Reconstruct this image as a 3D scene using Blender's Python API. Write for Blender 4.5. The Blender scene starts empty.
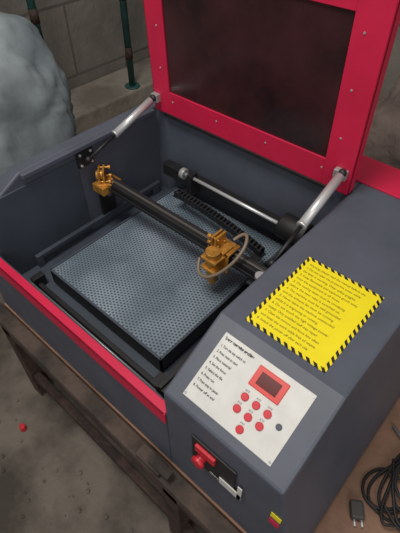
import bpy, bmesh, math, random
from mathutils import Vector, Matrix, noise
random.seed(4)
scn=bpy.context.scene
scn.view_settings.view_transform='Standard'
# ------------------------------------------------ camera
R=[[0.74542, 0.66659, -0.00132], [0.48086, -0.5391, -0.69148], [-0.46165, 0.5148, -0.7224]]
C=Vector((0.2435,-0.1928,0.6046))
cd=bpy.data.cameras.new('camera');cam=bpy.data.objects.new('camera',cd);scn.collection.objects.link(cam)
M=Matrix(((R[0][0],-R[1][0],-R[2][0],C.x),(R[0][1],-R[1][1],-R[2][1],C.y),(R[0][2],-R[1][2],-R[2][2],C.z),(0,0,0,1)))
cam.matrix_world=M;cd.sensor_fit='VERTICAL';cd.sensor_height=36;cd.lens=449.4*36/533;cd.clip_start=.01
scn.camera=cam
# ------------------------------------------------ materials
def lin(c):
    return tuple(((v/255)/12.92 if v/255<=.04045 else ((v/255+.055)/1.055)**2.4) for v in c)+(1,)
def mat(name,rgb,rough=.5,metal=0,nscale=0,namt=.15,bump=0,bscale=200,rgb2=None,spec=.5,coat=0):
    m=bpy.data.materials.new(name);m.use_nodes=True;nt=m.node_tree;b=nt.nodes['Principled BSDF']
    b.inputs['Roughness'].default_value=rough;b.inputs['Metallic'].default_value=metal
    b.inputs['Specular IOR Level'].default_value=spec;b.inputs['Coat Weight'].default_value=coat
    c=lin(rgb);b.inputs['Base Color'].default_value=c
    tc=nt.nodes.new('ShaderNodeTexCoord')
    if nscale:
        n=nt.nodes.new('ShaderNodeTexNoise');n.inputs['Scale'].default_value=nscale;n.inputs['Detail'].default_value=6;n.inputs['Roughness'].default_value=.6
        r=nt.nodes.new('ShaderNodeValToRGB')
        c2=lin(rgb2) if rgb2 else tuple(x*(1-namt*2) for x in c[:3])+(1,)
        r.color_ramp.elements[0].color=c2;r.color_ramp.elements[1].color=c
        r.color_ramp.elements[0].position=.35;r.color_ramp.elements[1].position=.62
        nt.links.new(tc.outputs['Object'],n.inputs['Vector']);nt.links.new(n.outputs['Fac'],r.inputs['Fac']);nt.links.new(r.outputs['Color'],b.inputs['Base Color'])
    if bump:
        n2=nt.nodes.new('ShaderNodeTexNoise');n2.inputs['Scale'].default_value=bscale;n2.inputs['Detail'].default_value=4
        bp=nt.nodes.new('ShaderNodeBump');bp.inputs['Strength'].default_value=bump;bp.inputs['Distance'].default_value=.01
        nt.links.new(tc.outputs['Object'],n2.inputs['Vector']);nt.links.new(n2.outputs['Fac'],bp.inputs['Height']);nt.links.new(bp.outputs['Normal'],b.inputs['Normal'])
    return m
BODY=mat('body_grey_powdercoat',(82,87,100),.5,0,12,.1,.08,900,rgb2=(74,79,91))
INNER=mat('inner_grey',(68,76,88),.5,0,7,.15)
RED=mat('red_paint',(206,30,72),.45,0,8,.08)
GLASS=mat('dark_acrylic',(66,36,40),.18,0,6,.25,rgb2=(38,24,27),spec=.5)  # reddish mottling in the colour imitates reflections in the pane
BLACK=mat('black_metal',(32,32,35),.5,0,20,.2)
RUB=mat('black_rubber',(22,22,23),.6)
STEEL=mat('steel',(200,202,204),.35,.45)
ALU=mat('aluminium',(165,168,170),.4,.4)
BRASS=mat('brass_anodised',(212,154,70),.4,.5,60,.25)
WHITE=mat('off_white_plate',(208,208,204),.5,0,30,.05)
PRINT=mat('print_dark',(50,50,56),.6)
YEL=mat('yellow_label',(240,222,26),.5,0,25,.03)
YPRINT=mat('label_print',(92,84,26),.6)
BTN=mat('button_red',(196,36,52),.4)
BTND=mat('button_dark',(70,72,86),.4)
LCD=mat('lcd_dark',(92,30,30),.2)
LCDR=mat('lcd_bezel_red',(206,58,54),.4)
CONC=mat('concrete',(156,150,140),.9,0,3.5,.2,.5,25,rgb2=(112,106,98))
FLOORM=mat('dirty_concrete_floor',(112,104,95),.9,0,6,.2,.5,30,rgb2=(66,60,54))
WOOD=mat('plywood',(156,120,98),.7,0,5,.2,.2,60,rgb2=(118,90,74))
OLDW=mat('old_wood',(84,70,62),.85,0,12,.2,.4,50,rgb2=(44,39,36))
RUST=mat('rusty_steel',(82,62,54),.8,0.2,25,.2,.3,80,rgb2=(48,40,38))
TARP=mat('grey_tarp',(144,154,158),.8,0,5,.1,.35,14,rgb2=(108,118,124))
SACK=mat('taupe_sack',(112,98,92),.9,0,9,.1,.5,50,rgb2=(82,70,66))
TEAL=mat('teal_paint',(52,100,98),.6,0,20,.2)
HOSE=mat('hose_grey',(122,108,92),.4)
# honeycomb
def honey():
    m=bpy.data.materials.new('honeycomb_mesh');m.use_nodes=True;nt=m.node_tree;b=nt.nodes['Principled BSDF']
    L=nt.links.new
    tc=nt.nodes.new('ShaderNodeTexCoord')
    def wave(vx,vy,k):
        d=nt.nodes.new('ShaderNodeVectorMath');d.operation='DOT_PRODUCT';d.inputs[1].default_value=(vx*k,vy*k,0)
        L(tc.outputs['Object'],d.inputs[0]);c=nt.nodes.new('ShaderNodeMath');c.operation='COSINE';L(d.outputs['Value'],c.inputs[0]);return c
    k=2*math.pi/.0064
    a=wave(1,0,k);c=wave(.5,.866,k);e=wave(-.5,.866,k)
    s=nt.nodes.new('ShaderNodeMath');s.operation='ADD';L(a.outputs[0],s.inputs[0]);L(c.outputs[0],s.inputs[1])
    s2=nt.nodes.new('ShaderNodeMath');s2.operation='ADD';L(s.outputs[0],s2.inputs[0]);L(e.outputs[0],s2.inputs[1])
    mr=nt.nodes.new('ShaderNodeMapRange');mr.inputs['From Min'].default_value=-.3;mr.inputs['From Max'].default_value=1.8;L(s2.outputs[0],mr.inputs['Value'])
    n=nt.nodes.new('ShaderNodeTexNoise');n.inputs['Scale'].default_value=9;n.inputs['Detail'].default_value=7;L(tc.outputs['Object'],n.inputs['Vector'])
    r=nt.nodes.new('ShaderNodeValToRGB');r.color_ramp.elements[0].color=lin((92,108,120));r.color_ramp.elements[1].color=lin((134,150,162))
    r.color_ramp.elements[0].position=.35;r.color_ramp.elements[1].position=.7;L(n.outputs['Fac'],r.inputs['Fac'])
    mx=nt.nodes.new('ShaderNodeMix');mx.data_type='RGBA';L(mr.outputs['Result'],mx.inputs['Factor']);L(r.outputs['Color'],mx.inputs['A']);mx.inputs['B'].default_value=lin((54,64,74))
    L(mx.outputs['Result'],b.inputs['Base Color']);b.inputs['Roughness'].default_value=.65;b.inputs['Metallic'].default_value=.05
    bp=nt.nodes.new('ShaderNodeBump');bp.invert=True;bp.inputs['Strength'].default_value=.3;bp.inputs['Distance'].default_value=.002;L(mr.outputs['Result'],bp.inputs['Height']);L(bp.outputs['Normal'],b.inputs['Normal'])
    return m
HON=honey()
def stripes():
    m=bpy.data.materials.new('hazard_stripes');m.use_nodes=True;nt=m.node_tree;b=nt.nodes['Principled BSDF'];L=nt.links.new
    tc=nt.nodes.new('ShaderNodeTexCoord')
    d=nt.nodes.new('ShaderNodeVectorMath');d.operation='DOT_PRODUCT';k=2*math.pi/.0115;d.inputs[1].default_value=(k,k,0);L(tc.outputs['Object'],d.inputs[0])
    s=nt.nodes.new('ShaderNodeMath');s.operation='SINE';L(d.outputs['Value'],s.inputs[0])
    g=nt.nodes.new('ShaderNodeMath');g.operation='GREATER_THAN';g.inputs[1].default_value=-.1;L(s.outputs[0],g.inputs[0])
    mx=nt.nodes.new('ShaderNodeMix');mx.data_type='RGBA';L(g.outputs[0],mx.inputs['Factor']);mx.inputs['A'].default_value=lin((236,216,30));mx.inputs['B'].default_value=lin((26,26,28))
    L(mx.outputs['Result'],b.inputs['Base Color']);b.inputs['Roughness'].default_value=.5
    return m
HAZ=stripes()
def blockwall():
    m=mat('concrete_block_wall',(132,127,119),.95,0,3,.2,.4,30,rgb2=(106,102,96));nt=m.node_tree;b=nt.nodes['Principled BSDF'];L=nt.links.new
    ramp=[n for n in nt.nodes if n.type=='VALTORGB'][0]
    tc=[n for n in nt.nodes if n.type=='TEX_COORD'][0]
    sx=nt.nodes.new('ShaderNodeSeparateXYZ');L(tc.outputs['Object'],sx.inputs[0])
    ad=nt.nodes.new('ShaderNodeMath');L(sx.outputs['X'],ad.inputs[0]);L(sx.outputs['Y'],ad.inputs[1])
    cb=nt.nodes.new('ShaderNodeCombineXYZ');L(ad.outputs[0],cb.inputs['X']);L(sx.outputs['Z'],cb.inputs['Y'])
    br=nt.nodes.new('ShaderNodeTexBrick');br.inputs['Scale'].default_value=1;br.inputs['Brick Width'].default_value=.6;br.inputs['Row Height'].default_value=.3;br.inputs['Mortar Size'].default_value=.006
    L(cb.outputs[0],br.inputs['Vector']);L(ramp.outputs['Color'],br.inputs['Color1']);L(ramp.outputs['Color'],br.inputs['Color2']);br.inputs['Mortar'].default_value=lin((96,92,87))
    L(br.outputs['Color'],b.inputs['Base Color']);return m
BLOCK=blockwall()
# ------------------------------------------------ helpers
def empty(name,loc=(0,0,0),rot=None):
    o=bpy.data.objects.new(name,None);scn.collection.objects.link(o);o.location=loc
    if rot:o.rotation_euler=rot
    o.empty_display_size=.02;return o
def finish(bm,name,m,parent=None,bev=0,smooth=False,seg=2):
    me=bpy.data.meshes.new(name);bmesh.ops.recalc_face_normals(bm,faces=bm.faces);bm.to_mesh(me);bm.free()
    o=bpy.data.objects.new(name,me);scn.collection.objects.link(o)
    for mm in (m if isinstance(m,(list,tuple)) else [m]): me.materials.append(mm)
    if parent:o.parent=parent
    if smooth:
        for p in me.polygons:p.use_smooth=True
    if bev:
        md=o.modifiers.new('bevel','BEVEL');md.width=bev;md.segments=seg;md.limit_method='ANGLE';md.angle_limit=.5
    return o
def addbox(bm,a,b,mi=0):
    vs=[bm.verts.new((x,y,z)) for x in (a[0],b[0]) for y in (a[1],b[1]) for z in (a[2],b[2])]
    for f in ((0,1,3,2),(4,6,7,5),(0,4,5,1),(2,3,7,6),(0,2,6,4),(1,5,7,3)):
        fc=bm.faces.new([vs[i] for i in f]);fc.material_index=mi
def box(name,a,b,m,parent=None,bev=.001):
    bm=bmesh.new();addbox(bm,a,b);return finish(bm,name,m,parent,bev)
def boxes(name,lst,m,parent=None,bev=.001):
    bm=bmesh.new()
    for a,b in lst: addbox(bm,a,b)
    return finish(bm,name,m,parent,bev)
def prism(name,prof,x0,x1,m,parent=None,bev=.003,flare=None):
    bm=bmesh.new()
    A=[bm.verts.new((x0,y,z)) for y,z in prof]
    B=[bm.verts.new(((flare(z) if flare else x1),y,z)) for y,z in prof]
    bm.faces.new(A);bm.faces.new(B[::-1]);n=len(prof)
    for i in range(n): bm.faces.new((A[i],B[i],B[(i+1)%n],A[(i+1)%n]))
    return finish(bm,name,m,parent,bev)
def addcyl(bm,p,q,r,r2=None,n=20,mi=0):
    p=Vector(p);q=Vector(q);d=q-p;L=d.length
    mt=Matrix.Translation((p+q)/2)@d.to_track_quat('Z','Y').to_matrix().to_4x4()
    g=bmesh.ops.create_cone(bm,cap_ends=True,segments=n,radius1=r,radius2=r if r2 is None else r2,depth=L,matrix=mt)
    for v in g['verts']:
        for f in v.link_faces:
            f.material_index=mi
            if len(f.verts)==4:f.smooth=True
def cyl(name,p,q,r,m,parent=None,r2=None,n=20,bev=0):
    bm=bmesh.new();addcyl(bm,p,q,r,r2,n);return finish(bm,name,m,parent,bev)
def tube(name,pts,r,m,parent=None,cyc=False):
    cu=bpy.data.curves.new(name,'CURVE');cu.dimensions='3D';cu.bevel_depth=r;cu.bevel_resolution=3;cu.resolution_u=10;cu.use_fill_caps=True
    sp=cu.splines.new('NURBS');sp.points.add(len(pts)-1);sp.order_u=4;sp.use_endpoint_u=True
    for i,p in enumerate(pts):sp.points[i].co=(*p,1)
    o=bpy.data.objects.new(name,cu);scn.collection.objects.link(o);cu.materials.append(m)
    if parent:o.parent=parent
    return o
def text(name,body,loc,size,m,parent,sx=1,bold=0):
    cu=bpy.data.curves.new(name,'FONT');cu.body=body;cu.size=size;cu.extrude=.0001;cu.offset=bold
    cu.space_line=1.0
    o=bpy.data.objects.new(name,cu);scn.collection.objects.link(o);cu.materials.append(m);o.location=loc;o.scale=(sx,1,1);o.parent=parent;return o
# ------------------------------------------------ machine body
H=.098;ZB=-.22;YR=.4815
eng=empty('laser_engraving_machine')
prof=[(0,ZB),(0,.0336),(.121,H),(.62,H),(.62,ZB)]
fl=lambda z:.2016+(.050*(H-z)/(H-ZB) if z<.03 else 0)
prism('control_housing',prof,0,.2016,BODY,eng,.004,flare=fl)
prism('left_side_wall',[(0,ZB),(0,-.035),(.03,.05),(.121,H),(.62,H),(.62,ZB)],-.545,-.512,BODY,eng,.004)
box('rear_housing',(-.5125,YR+.012,ZB),(.0,.62,H-.002),BODY,eng)
box('rear_red_plate',(-.545,.535,H),(.2016,.62,H+.004),RED,eng)
box('interior_base',(-.5125,.012,ZB),(0,YR+.013,-.135),INNER,eng)
box('front_panel',(-.5125,0,ZB),(0,.012,-.037),BODY,eng,.002)
boxes('front_red_trim',[((-.545,-.003,-.064),(.001,.0,-.033)),((-.5125,-.003,-.037),(.0,.014,-.033))],RED,eng,.001)
box('front_inner_channel',(-.5125,.014,-.135),(0,.022,-.05),INNER,eng)
box('rim_left_flange',(-.513,.12,H-.012),(-.5,.48,H-.001),BODY,eng,.002)
box('wall_left_liner',(-.513,.03,-.135),(-.509,.25,H-.03),INNER,eng)
# feet
for i,(x,y) in enumerate([(-.5,.04),(-.5,.58),(.17,.04),(.17,.58)]):
    cyl('foot_%d'%i,(x,y,ZB-.012),(x,y,ZB+.002),.02,RUB,eng)
# ------------------------------------------------ bed
xa,xc,ya,yc,zb=-.431,-.098,.082,.485-.01,-.088
box('honeycomb_top',(xa+.004,ya+.004,zb-.006),(xc-.004,yc-.004,zb),HON,eng,0)
boxes('honeycomb_frame',[((xa,ya,zb-.04),(xa+.004,yc,zb+.001)),((xc-.004,ya,zb-.04),(xc,yc,zb+.001)),((xa,ya,zb-.04),(xc,ya+.004,zb+.001)),((xa,yc-.004,zb-.04),(xc,yc,zb+.001))],BLACK,eng,.0006)
boxes('bed_trim_edge',[((xa,ya-.001,zb-.001),(xc,ya+.003,zb+.0018)),((xa-.001,ya,zb-.001),(xa+.003,yc,zb+.0018)),((xc-.003,ya,zb-.001),(xc+.001,yc,zb+.0018))],INNER,eng,0)
boxes('bed_underframe',[((xa+.004,ya+.004,-.135),(xc-.004,yc-.004,zb-.02))],BLACK,eng)
# ------------------------------------------------ rails
boxes('y_rail_right',[((-.055,.03,-.075),(-.035,.475,-.055)),((-.049,.03,-.055),(-.041,.475,-.049)),((-.053,.04,-.135),(-.037,.06,-.075)),((-.053,.45,-.135),(-.037,.47,-.075))],BLACK,eng)
cyl('y_rail_rod',(-.031,.03,-.056),(-.031,.475,-.056),.0025,STEEL,eng)
boxes('y_rail_left',[((-.507,.09,-.112),(-.496,.475,-.102)),((-.507,.09,-.135),(-.496,.105,-.112)),((-.507,.45,-.135),(-.496,.47,-.112))],INNER,eng)
boxes('front_rail',[((-.46,.052,-.135),(-.06,.062,-.122)),((-.46,.046,-.135),(-.445,.074,-.105)),((-.09,.046,-.135),(-.07,.074,-.105))],BLACK,eng)
cyl('front_rod',(-.46,.044,-.118),(-.06,.044,-.118),.0022,ALU,eng)
box('rear_crossbar',(-.46,.455,-.05),(-.04,.478,-.02),BLACK,eng)
# gantry
yg=.304
boxes('gantry_beam',[((-.49,yg-.012,-.02),(-.01,yg+.012,.0)),((-.49,yg-.012,.0),(-.01,yg-.006,.004)),((-.49,yg+.006,.0),(-.01,yg+.012,.004))],BLACK,eng,.001)
box('gantry_linear_rail',(-.47,yg-.003,-.001),(-.03,yg+.003,.006),mat('rail_dark',(96,94,92),.4,.4),eng)
box('drive_belt',(-.48,yg-.019,-.012),(-.02,yg-.017,-.004),RUB,eng)
boxes('gantry_end_plate',[((-.505,yg-.025,-.024),(-.455,yg+.025,-.018)),((-.065,yg-.025,-.024),(-.02,yg+.025,-.018)),((-.505,yg-.02,-.102),(-.498,yg+.02,-.02)),((-.05,yg-.02,-.05),(-.04,yg+.02,-.02))],BLACK,eng)
box('stepper_motor_x',(-.045,yg+.014,-.03),(-.008,yg+.05,.004),RUB,eng,.003)
cyl('idler_pulley',(-.04,yg-.02,.006),(-.04,yg-.02,.014),.009,STEEL,eng)
# cable drag chain resting between the gantry and the rear crossbar
bm=bmesh.new();x=-.37
while x<-.10:
    t=(x+.37)/.27
    y=.408-.030*t*t;z=-.030
    addbox(bm,(x,y-.008,z-.016),(x+.009,y-.006,z));addbox(bm,(x,y+.006,z-.016),(x+.009,y+.008,z));addbox(bm,(x+.001,y-.007,z-.003),(x+.0060,y+.007,z-.0005));addbox(bm,(x+.0005,y-.006,z-.016),(x+.0105,y+.006,z-.014));x+=.0105
finish(bm,'cable_drag_chain',BLACK,eng,.0005)
boxes('drag_chain_bracket',[((-.375,.40,-.048),(-.36,.456,-.046)),((-.115,.315,-.048),(-.095,.39,-.046)),((-.115,.315,-.048),(-.095,.318,-.018))],BLACK,eng)
# left mirror mount (brass)
def mirror(name,s=1):
    x=y=z=0
    bm=bmesh.new()
    addbox(bm,(x-.022*s,y-.018*s,z),(x+.022*s,y+.018*s,z+.004*s))
    addbox(bm,(x-.018*s,y-.004*s,z),(x+.018*s,y+.001*s,z+.036*s))
    addbox(bm,(x-.018*s,y-.014*s,z+.004*s),(x+.018*s,y-.010*s,z+.036*s))
    addcyl(bm,(x,y+.001*s,z+.02*s),(x,y-.020*s,z+.02*s),.011*s)
    for dx,dz in ((-.013,.008),(.013,.008),(-.013,.031)):
        addcyl(bm,(x+dx*s,y+.012*s,z+dz*s),(x+dx*s,y-.016*s,z+dz*s),.0022*s,n=10)
        addcyl(bm,(x+dx*s,y+.008*s,z+dz*s),(x+dx*s,y+.014*s,z+dz*s),.0045*s,n=12)
    return finish(bm,name,BRASS,eng,.0006)
m1=mirror('mirror_mount',.95);m1.location=(-.482,.296,.0);m1.rotation_euler=(0,0,-.75)
boxes('mirror_bracket',[((-.5,.27,-.02),(-.462,.325,.0))],BRASS,eng)
# laser head
def head():
    bm=bmesh.new()
    x,y=-.135,.285
    addbox(bm,(x-.025,y-.006,-.03),(x+.025,y-.002,.014))
    addbox(bm,(x-.024,y-.006,.010),(x+.024,y+.034,.014))
    addbox(bm,(x-.018,y-.034,-.02),(x+.018,y-.006,-.014))
    addbox(bm,(x-.018,y-.034,.006),(x+.018,y-.004,.012))
    addcyl(bm,(x,y-.02,-.05),(x,y-.02,.02),.0115,n=24)
    addcyl(bm,(x,y-.02,.02),(x,y-.02,.026),.0145,n=24)
    addcyl(bm,(x,y-.02,-.066),(x,y-.02,-.05),.004,.0105,n=24)
    addbox(bm,(x-.016,y-.008,.018),(x-.012,y+.022,.044))
    addbox(bm,(x-.008,y-.008,.018),(x-.003,y+.022,.044))
    addbox(bm,(x-.016,y-.008,.014),(x+.016,y+.022,.019))
    for dy,dz in ((-.003,.024),(.017,.024),(-.003,.039)):
        addcyl(bm,(x-.024,y+dy,dz),(x,y+dy,dz),.0022,n=10)
        addcyl(bm,(x-.026,y+dy,dz),(x-.019,y+dy,dz),.0045,n=12)
    finish(bm,'laser_head',BRASS,eng,.0006)
head()
tube('air_hose',[(-.165,.262,-.01),(-.155,.240,-.025),(-.13,.235,-.025),(-.105,.255,-.005),(-.088,.285,.025),(-.093,.318,.045),(-.112,.332,.045),(-.122,.31,.03)],.0034,HOSE,eng)
# rear drive shaft, pulley, motor
cyl('drive_shaft',(-.372,.436,.0),(-.05,.436,.0),.004,STEEL,eng)
bm=bmesh.new();addcyl(bm,(-.376,.436,0),(-.364,.436,0),.013,n=28);addcyl(bm,(-.380,.436,0),(-.376,.436,0),.008,n=20);finish(bm,'shaft_pulley',ALU,eng,.001)
bm=bmesh.new();addcyl(bm,(-.10,.445,-.005),(-.04,.445,-.005),.027,n=32);addcyl(bm,(-.105,.445,-.005),(-.10,.445,-.005),.018,n=32);finish(bm,'drive_motor',RUB,eng,.002)
boxes('shaft_bearing',[((-.35,.424,-.05),(-.338,.448,.012)),((-.07,.424,-.05),(-.06,.448,.012)),((-.35,.448,-.05),(-.338,.46,-.02))],BLACK,eng)
# ------------------------------------------------ lid
lid=empty('lid',(0,YR,H));lid.parent=eng;lid.rotation_euler=(.0516,0,0)
X0,X1,Z0,Z1=-.50,.002,0.0,.365
wx0,wx1,wz0,wz1=-.449,-.055,.056,.300
boxes('lid_frame',[((X0,0,Z0),(wx0,.004,Z1)),((wx1,0,Z0),(X1,.004,Z1)),((wx0,0,Z0),(wx1,.004,wz0)),((wx0,0,wz1),(wx1,.004,Z1)),
 ((X0,0,Z0),(X0+.003,.022,Z1)),((X1-.003,0,Z0),(X1,.022,Z1)),((X0,0,Z1-.003),(X1,.022,Z1)),((X0,0,Z0),(X1,.022,Z0+.003))],RED,lid,.0008)
box('lid_window',(wx0-.01,.004,wz0-.01),(wx1+.01,.009,wz1+.01),GLASS,lid,0)
bm=bmesh.new()
for i in range(4):
    x=X0+.06+i*.127
    for z in (wz0-.02,wz1+.02): addcyl(bm,(x,-.0012,z),(x,.002,z),.0018,n=12)
for i in range(3):
    z=wz0+.05+i*.085
    for x in (wx0-.02,wx1+.02): addcyl(bm,(x,-.0012,z),(x,.002,z),.0018,n=12)
finish(bm,'lid_screws',ALU,lid)
box('lid_hinge',(X0+.03,YR-.004,H-.004),(X1-.03,YR+.014,H+.003),BLACK,eng)
boxes('lid_latch',[((-.03,-.012,.035),(-.006,0,.052))],ALU,lid)
boxes('lid_bracket',[((-.498,-.012,.026),(-.478,0,.044))],ALU,lid)
# struts
def strut(name,a,b):
    a=Vector(a);b=Vector(b);bm=bmesh.new();m_=a.lerp(b,.40)
    addcyl(bm,a,m_,.0035,mi=1);addcyl(bm,m_,b.lerp(a,.04),.0085,mi=0)
    addcyl(bm,m_-(b-a)*.01,m_+(b-a)*.015,.0092,mi=0)
    for p in (a,b):
        g=bmesh.ops.create_uvsphere(bm,u_segments=16,v_segments=10,radius=.0075,matrix=Matrix.Translation(p))
        for v in g['verts']:
            for f in v.link_faces:f.material_index=1
    return finish(bm,name,[STEEL,BLACK],eng)
strut('gas_strut_left',(-.497,.272,.062),(-.488,.466,.134))
strut('gas_strut_right',(-.008,.262,.082),(-.012,.466,.150))
boxes('strut_plate_left',[((-.510,.25,.044),(-.505,.292,.082))],BLACK,eng)
bm=bmesh.new()
for y,z in ((.257,.05),(.285,.05),(.257,.076),(.285,.076)): addcyl(bm,(-.505,y,z),(-.502,y,z),.003,n=10)
finish(bm,'strut_plate_screws',STEEL,eng)
# ------------------------------------------------ warning sticker
st=empty('warning_sticker',(.0995,.2165,H+.0002))
w,h=.064,.083
box('hazard_border',(-w,-h,0),(w,h,.0006),HAZ,st,0)
box('yellow_sheet',(-w+.0055,-h+.0055,.0004),(w-.0055,h-.0055,.001),YEL,st,0)
lines=["Warning: please read the manual before use.","1. Do not open the protective cover while","the laser is working. Wear safety goggles.","2. Keep flammable and explosive goods away","from the equipment at all times.","3. The cooling water must be circulating","before the laser tube is switched on.","4. The machine must be well grounded","and the exhaust fan must be running.","5. Never leave the machine unattended","while it is engraving or cutting.","6. Do not touch the high voltage power","supply. Only qualified staff may repair.","7. Clean the mirrors and focus lens often","and keep the work table free of waste.","8. Switch the power off after each use."]
for i,l in enumerate(lines):
    text('text_%d'%i,l,(-w+.010,h-.0165-i*.0091,.0011),.0062,YPRINT,st,.86 if len(l)>38 else .92)
# ------------------------------------------------ control panel on slope
ang=math.atan2(.0644,.121)
cp=empty('control_panel',(0,0,.0336),(ang,0,0))
box('plate',(.026,.016,0.0),(.172,.119,.0016),WHITE,cp,.0006)
text('title','Laser engraving machine',(.031,.110,.0018),.0058,PRINT,cp,.85,bold=.0003)
tl=["1. Turn the key switch on","2. Press reset to start","3. Place material","4. Set the focus","5. Select the file","6. Press run","7. Press stop to pause","8. Power off at end"]
for i,l in enumerate(tl): text('text_%d'%i,l,(.031,.0985-i*.0092,.0018),.0052,PRINT,cp,.78 if len(l)>20 else .9,bold=.00008)
box('lcd_bezel',(.092,.080,.001),(.139,.110,.0035),LCDR,cp,.001)
box('lcd_glass',(.100,.086,.003),(.131,.104,.0042),LCD,cp,.0005)
k=0
for s_,xs in ((.064,(.099,.117,.135)),(.046,(.099,.117,.135)),(.0275,(.117,))):
    for x in xs:
        bm=bmesh.new();addcyl(bm,(x,s_,.001),(x,s_,.0045),.0054,n=24);finish(bm,'button_%d'%k,BTN,cp,.001);k+=1
        text('label_%d'%k,'XYZ',(x-.005,s_+.0068,.0018),.0035,PRINT,cp)
bm=bmesh.new();addcyl(bm,(.155,.06,.001),(.155,.06,.0035),.0042,n=24);finish(bm,'dark_button',BTND,cp,.001)
bm=bmesh.new()
for x in (.029,.169):
    for s_ in (.020,.115): addcyl(bm,(x,s_,.001),(x,s_,.0024),.0018,n=10)
finish(bm,'plate_screws',ALU,cp)
# ------------------------------------------------ e-stop
es=empty('emergency_stop_button',(.077,-.0005,-.068))
boxes('switch_plate',[((-.020,-.003,-.028),(.060,.0,.052))],BLACK,es)
bm=bmesh.new();addcyl(bm,(0,0,.006),(0,-.010,.006),.008,n=24);addcyl(bm,(0,-.010,.006),(0,-.016,.006),.0115,.010,n=32);finish(bm,'red_knob',BTN,es,.001)
boxes('white_label',[((.034,-.0048,-.024),(.074,-.003,-.004)),((.066,-.0048,-.024),(.074,-.003,.022))],WHITE,es)
boxes('red_rocker',[((-.010,-.008,.026),(.026,-.003,.044))],BTN,es)
text('label_text','ON',(.016,-.0045,-.02),.011,WHITE,es).rotation_euler=(math.pi/2,0,0)
# compliance stickers on the lower front
cs=empty('safety_labels',(.016,0,-.03))
boxes('yellow_triangle_label',[((.180,-.0012,-.028),(.196,-.0002,-.012))],YEL,cs)
boxes('red_label',[((.180,-.0012,-.052),(.196,-.0002,-.036))],RED,cs)
# ------------------------------------------------ table
tb=empty('wooden_table')
zt=ZB-.012
boxes('plywood_top',[((-.56,.0,zt-.018),(.62,.72,zt))],WOOD,tb,.002)
boxes('front_plank',[((-.60,-.035,zt-.03),(.30,-.002,zt-.004))],OLDW,tb,.003)
boxes('frame',[((-.56,-.03,-.31),(.6,-.0,-.262)),((-.56,.66,-.31),(.6,.7,-.25)),((-.56,0,-.31),(-.52,.66,-.25)),((.56,-.0,-.31),(.6,.66,-.25))],RUST,tb,.002)
boxes('legs',[((x,y,-.6),(x+.04,y+.04,-.25)) for x in (-.56,.0,.56) for y in (-.03,.66)],RUST,tb,.002)
boxes('lower_rail',[((-.56,-.025,-.52),(.6,-.005,-.49))],RUST,tb,.002)
bl=boxes('scrap_wood_block',[((-.06,-.034,zt-.004),(.0,-.008,zt+.012)),((-.03,-.03,zt+.012),(.02,-.012,zt+.022))],OLDW,None,.002)
# cables on the plywood
cb=empty('power_cables',(0,0,0))
zc=zt+.006
for j in range(7):
    pts=[];cx,cy=.314+.006*j,.215+.014*(j%4)
    for i in range(14):
        a=i*.55+j;r=.035+.009*math.sin(i*1.3+j)
        pts.append((cx+r*math.cos(a),cy+r*1.6*math.sin(a),zc+.004*j+.003*math.sin(i)))
    pts.append((.6,.3+.05*j,zc))
    tube('cable_%d'%j,pts,.0027,RUB,cb)
tube('cable_front',[(.27,.03,zc),(.30,.09,zc),(.33,.11,zc),(.42,.15,zc),(.6,.2,zc)],.0033,RUB,cb)
tube('cable_grey',[(.27,.33,zc),(.31,.30,zc+.01),(.35,.31,zc),(.38,.25,zc+.01),(.45,.28,zc),(.6,.2,zc)],.0035,mat('cable_grey',(96,94,98),.6),cb)
pl=empty('power_plug',(.288,.150,zt));pl.rotation_euler=(0,0,.6)
boxes('plug_body',[((-.011,-.015,.001),(.011,.015,.018))],mat('plug_grey',(64,62,62),.5),pl,.004)
bm=bmesh.new();addcyl(bm,(-.006,-.025,.01),(-.006,-.014,.01),.002,n=8);addcyl(bm,(.006,-.025,.01),(.006,-.014,.01),.002,n=8);finish(bm,'pins',STEEL,pl)
# ------------------------------------------------ room
def plane(name,a,b,m): return box(name,a,b,m,None,0)
plane('floor',(-3,-2.5,-.65),(2.5,2.2,-.6),FLOORM)
plane('wall_left',(-1.7,-2.5,-.6),(-1.6,2.2,2.2),BLOCK)
plane('wall_back',(-1.6,1.7,-.6),(2.5,1.8,2.2),BLOCK)
boxes('concrete_ledge',[((-1.599,-.6,-.44),(-1.36,1.69,-.35)),((-1.599,-.6,-.6),(-1.46,1.69,-.44))],CONC,None,.01)
boxes('wooden_beam',[((-1.33,.5,-.6),(-1.2,1.6,-.46))],WOOD,None,.006)
def pole(name,x,y,z0):
    bm=bmesh.new();addcyl(bm,(x,y,z0),(x,y,1.9),.015,mi=0);addcyl(bm,(x,y,z0),(x,y,z0+.006),.036,mi=0)
    for z in (-.22,.02,.3,.7): addcyl(bm,(x,y,z),(x,y,z+.05),.017,mi=1)
    return finish(bm,name,[TEAL,RUST])
pole('scaffold_pole',-1.40,1.16,-.35);pole('scaffold_pole',-1.43,.755,-.35)
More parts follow.
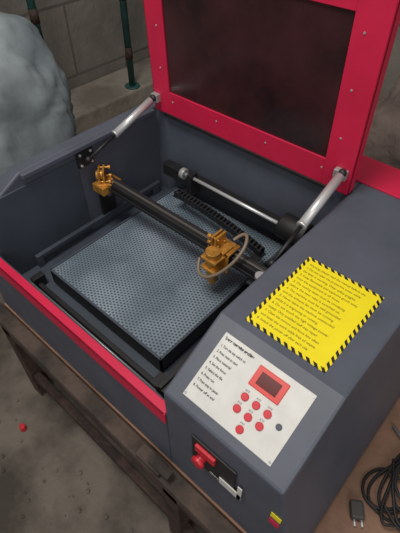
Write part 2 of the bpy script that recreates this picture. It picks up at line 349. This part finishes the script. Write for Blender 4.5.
# sacks
def sack(name,c,r,h,m,seed,sq=.7):
    bm=bmesh.new();bmesh.ops.create_uvsphere(bm,u_segments=96,v_segments=64,radius=1)
    for v in bm.verts:
        p=v.co.copy()
        f=lambda t:math.copysign(abs(t)**sq,t)
        q=Vector((f(p.x)*r[0],f(p.y)*r[1],f(p.z)*h))
        n1=noise.noise(Vector((p.x*1.6,p.y*1.6,p.z*1.3+seed)));n2=noise.noise(Vector((p.x*4+seed,p.y*4,p.z*2)));n3=abs(noise.noise(Vector((p.x*7,p.y*7+seed,p.z*3))))
        n4=abs(noise.noise(Vector((p.x*3+p.z*5,p.y*3-p.z*4+seed,p.z*5))))
        k=1+.12*n1+.05*n2-.07*n3-.10*n4
        v.co=Vector(c)+Vector((q.x*k,q.y*k,q.z*(1+.08*n1+.04*n2)))
    for v in bm.verts: v.co.z=max(v.co.z,-.599)
    return finish(bm,name,m,None,0,True)
sack('tarpaulin_bundle',(-1.11,.34,-.2),(.25,.23),.42,TARP,3)
sack('burlap_sack',(.12,.90,-.25),(.33,.17),.42,SACK,9,.6)
# debris
bm=bmesh.new()
for i in range(110):
    x=random.uniform(-.95,0);y=random.uniform(-.5,-.08);s=random.uniform(.002,.006)
    g=bmesh.ops.create_icosphere(bm,subdivisions=1,radius=s,matrix=Matrix.Translation((x,y,-.6+s*.5)))
    for v in g['verts']: v.co+=Vector((random.uniform(-s,s),random.uniform(-s,s),random.uniform(-s,s)))*.3
finish(bm,'floor_debris',FLOORM)
bm=bmesh.new();addcyl(bm,(-.475,-.12,-.6),(-.475,-.12,-.585),.009,.008,n=16);addcyl(bm,(-.475,-.12,-.585),(-.475,-.12,-.58),.008,n=16);finish(bm,'red_bottle_cap',BTN,None,.001)
# ------------------------------------------------ light
def area(name,loc,tgt,size,power,col):
    l=bpy.data.lights.new(name,'AREA');l.size=size;l.energy=power;l.color=col
    o=bpy.data.objects.new(name,l);scn.collection.objects.link(o);o.location=loc
    o.rotation_euler=(Vector(tgt)-Vector(loc)).to_track_quat('-Z','Y').to_euler();return o
area('ceiling_lamp',(-.3,-.3,1.9),(-.4,.4,0),.6,27,(1,.95,.88))
area('fill_light',(1.3,-1.2,1.3),(0,.3,0),.9,11,(1,.97,.95))  # fill light from the front right, no doorway modelled
w_=bpy.data.worlds.new('world');scn.world=w_;w_.use_nodes=True
w_.node_tree.nodes['Background'].inputs[0].default_value=(.68,.65,.63,1);w_.node_tree.nodes['Background'].inputs[1].default_value=.55
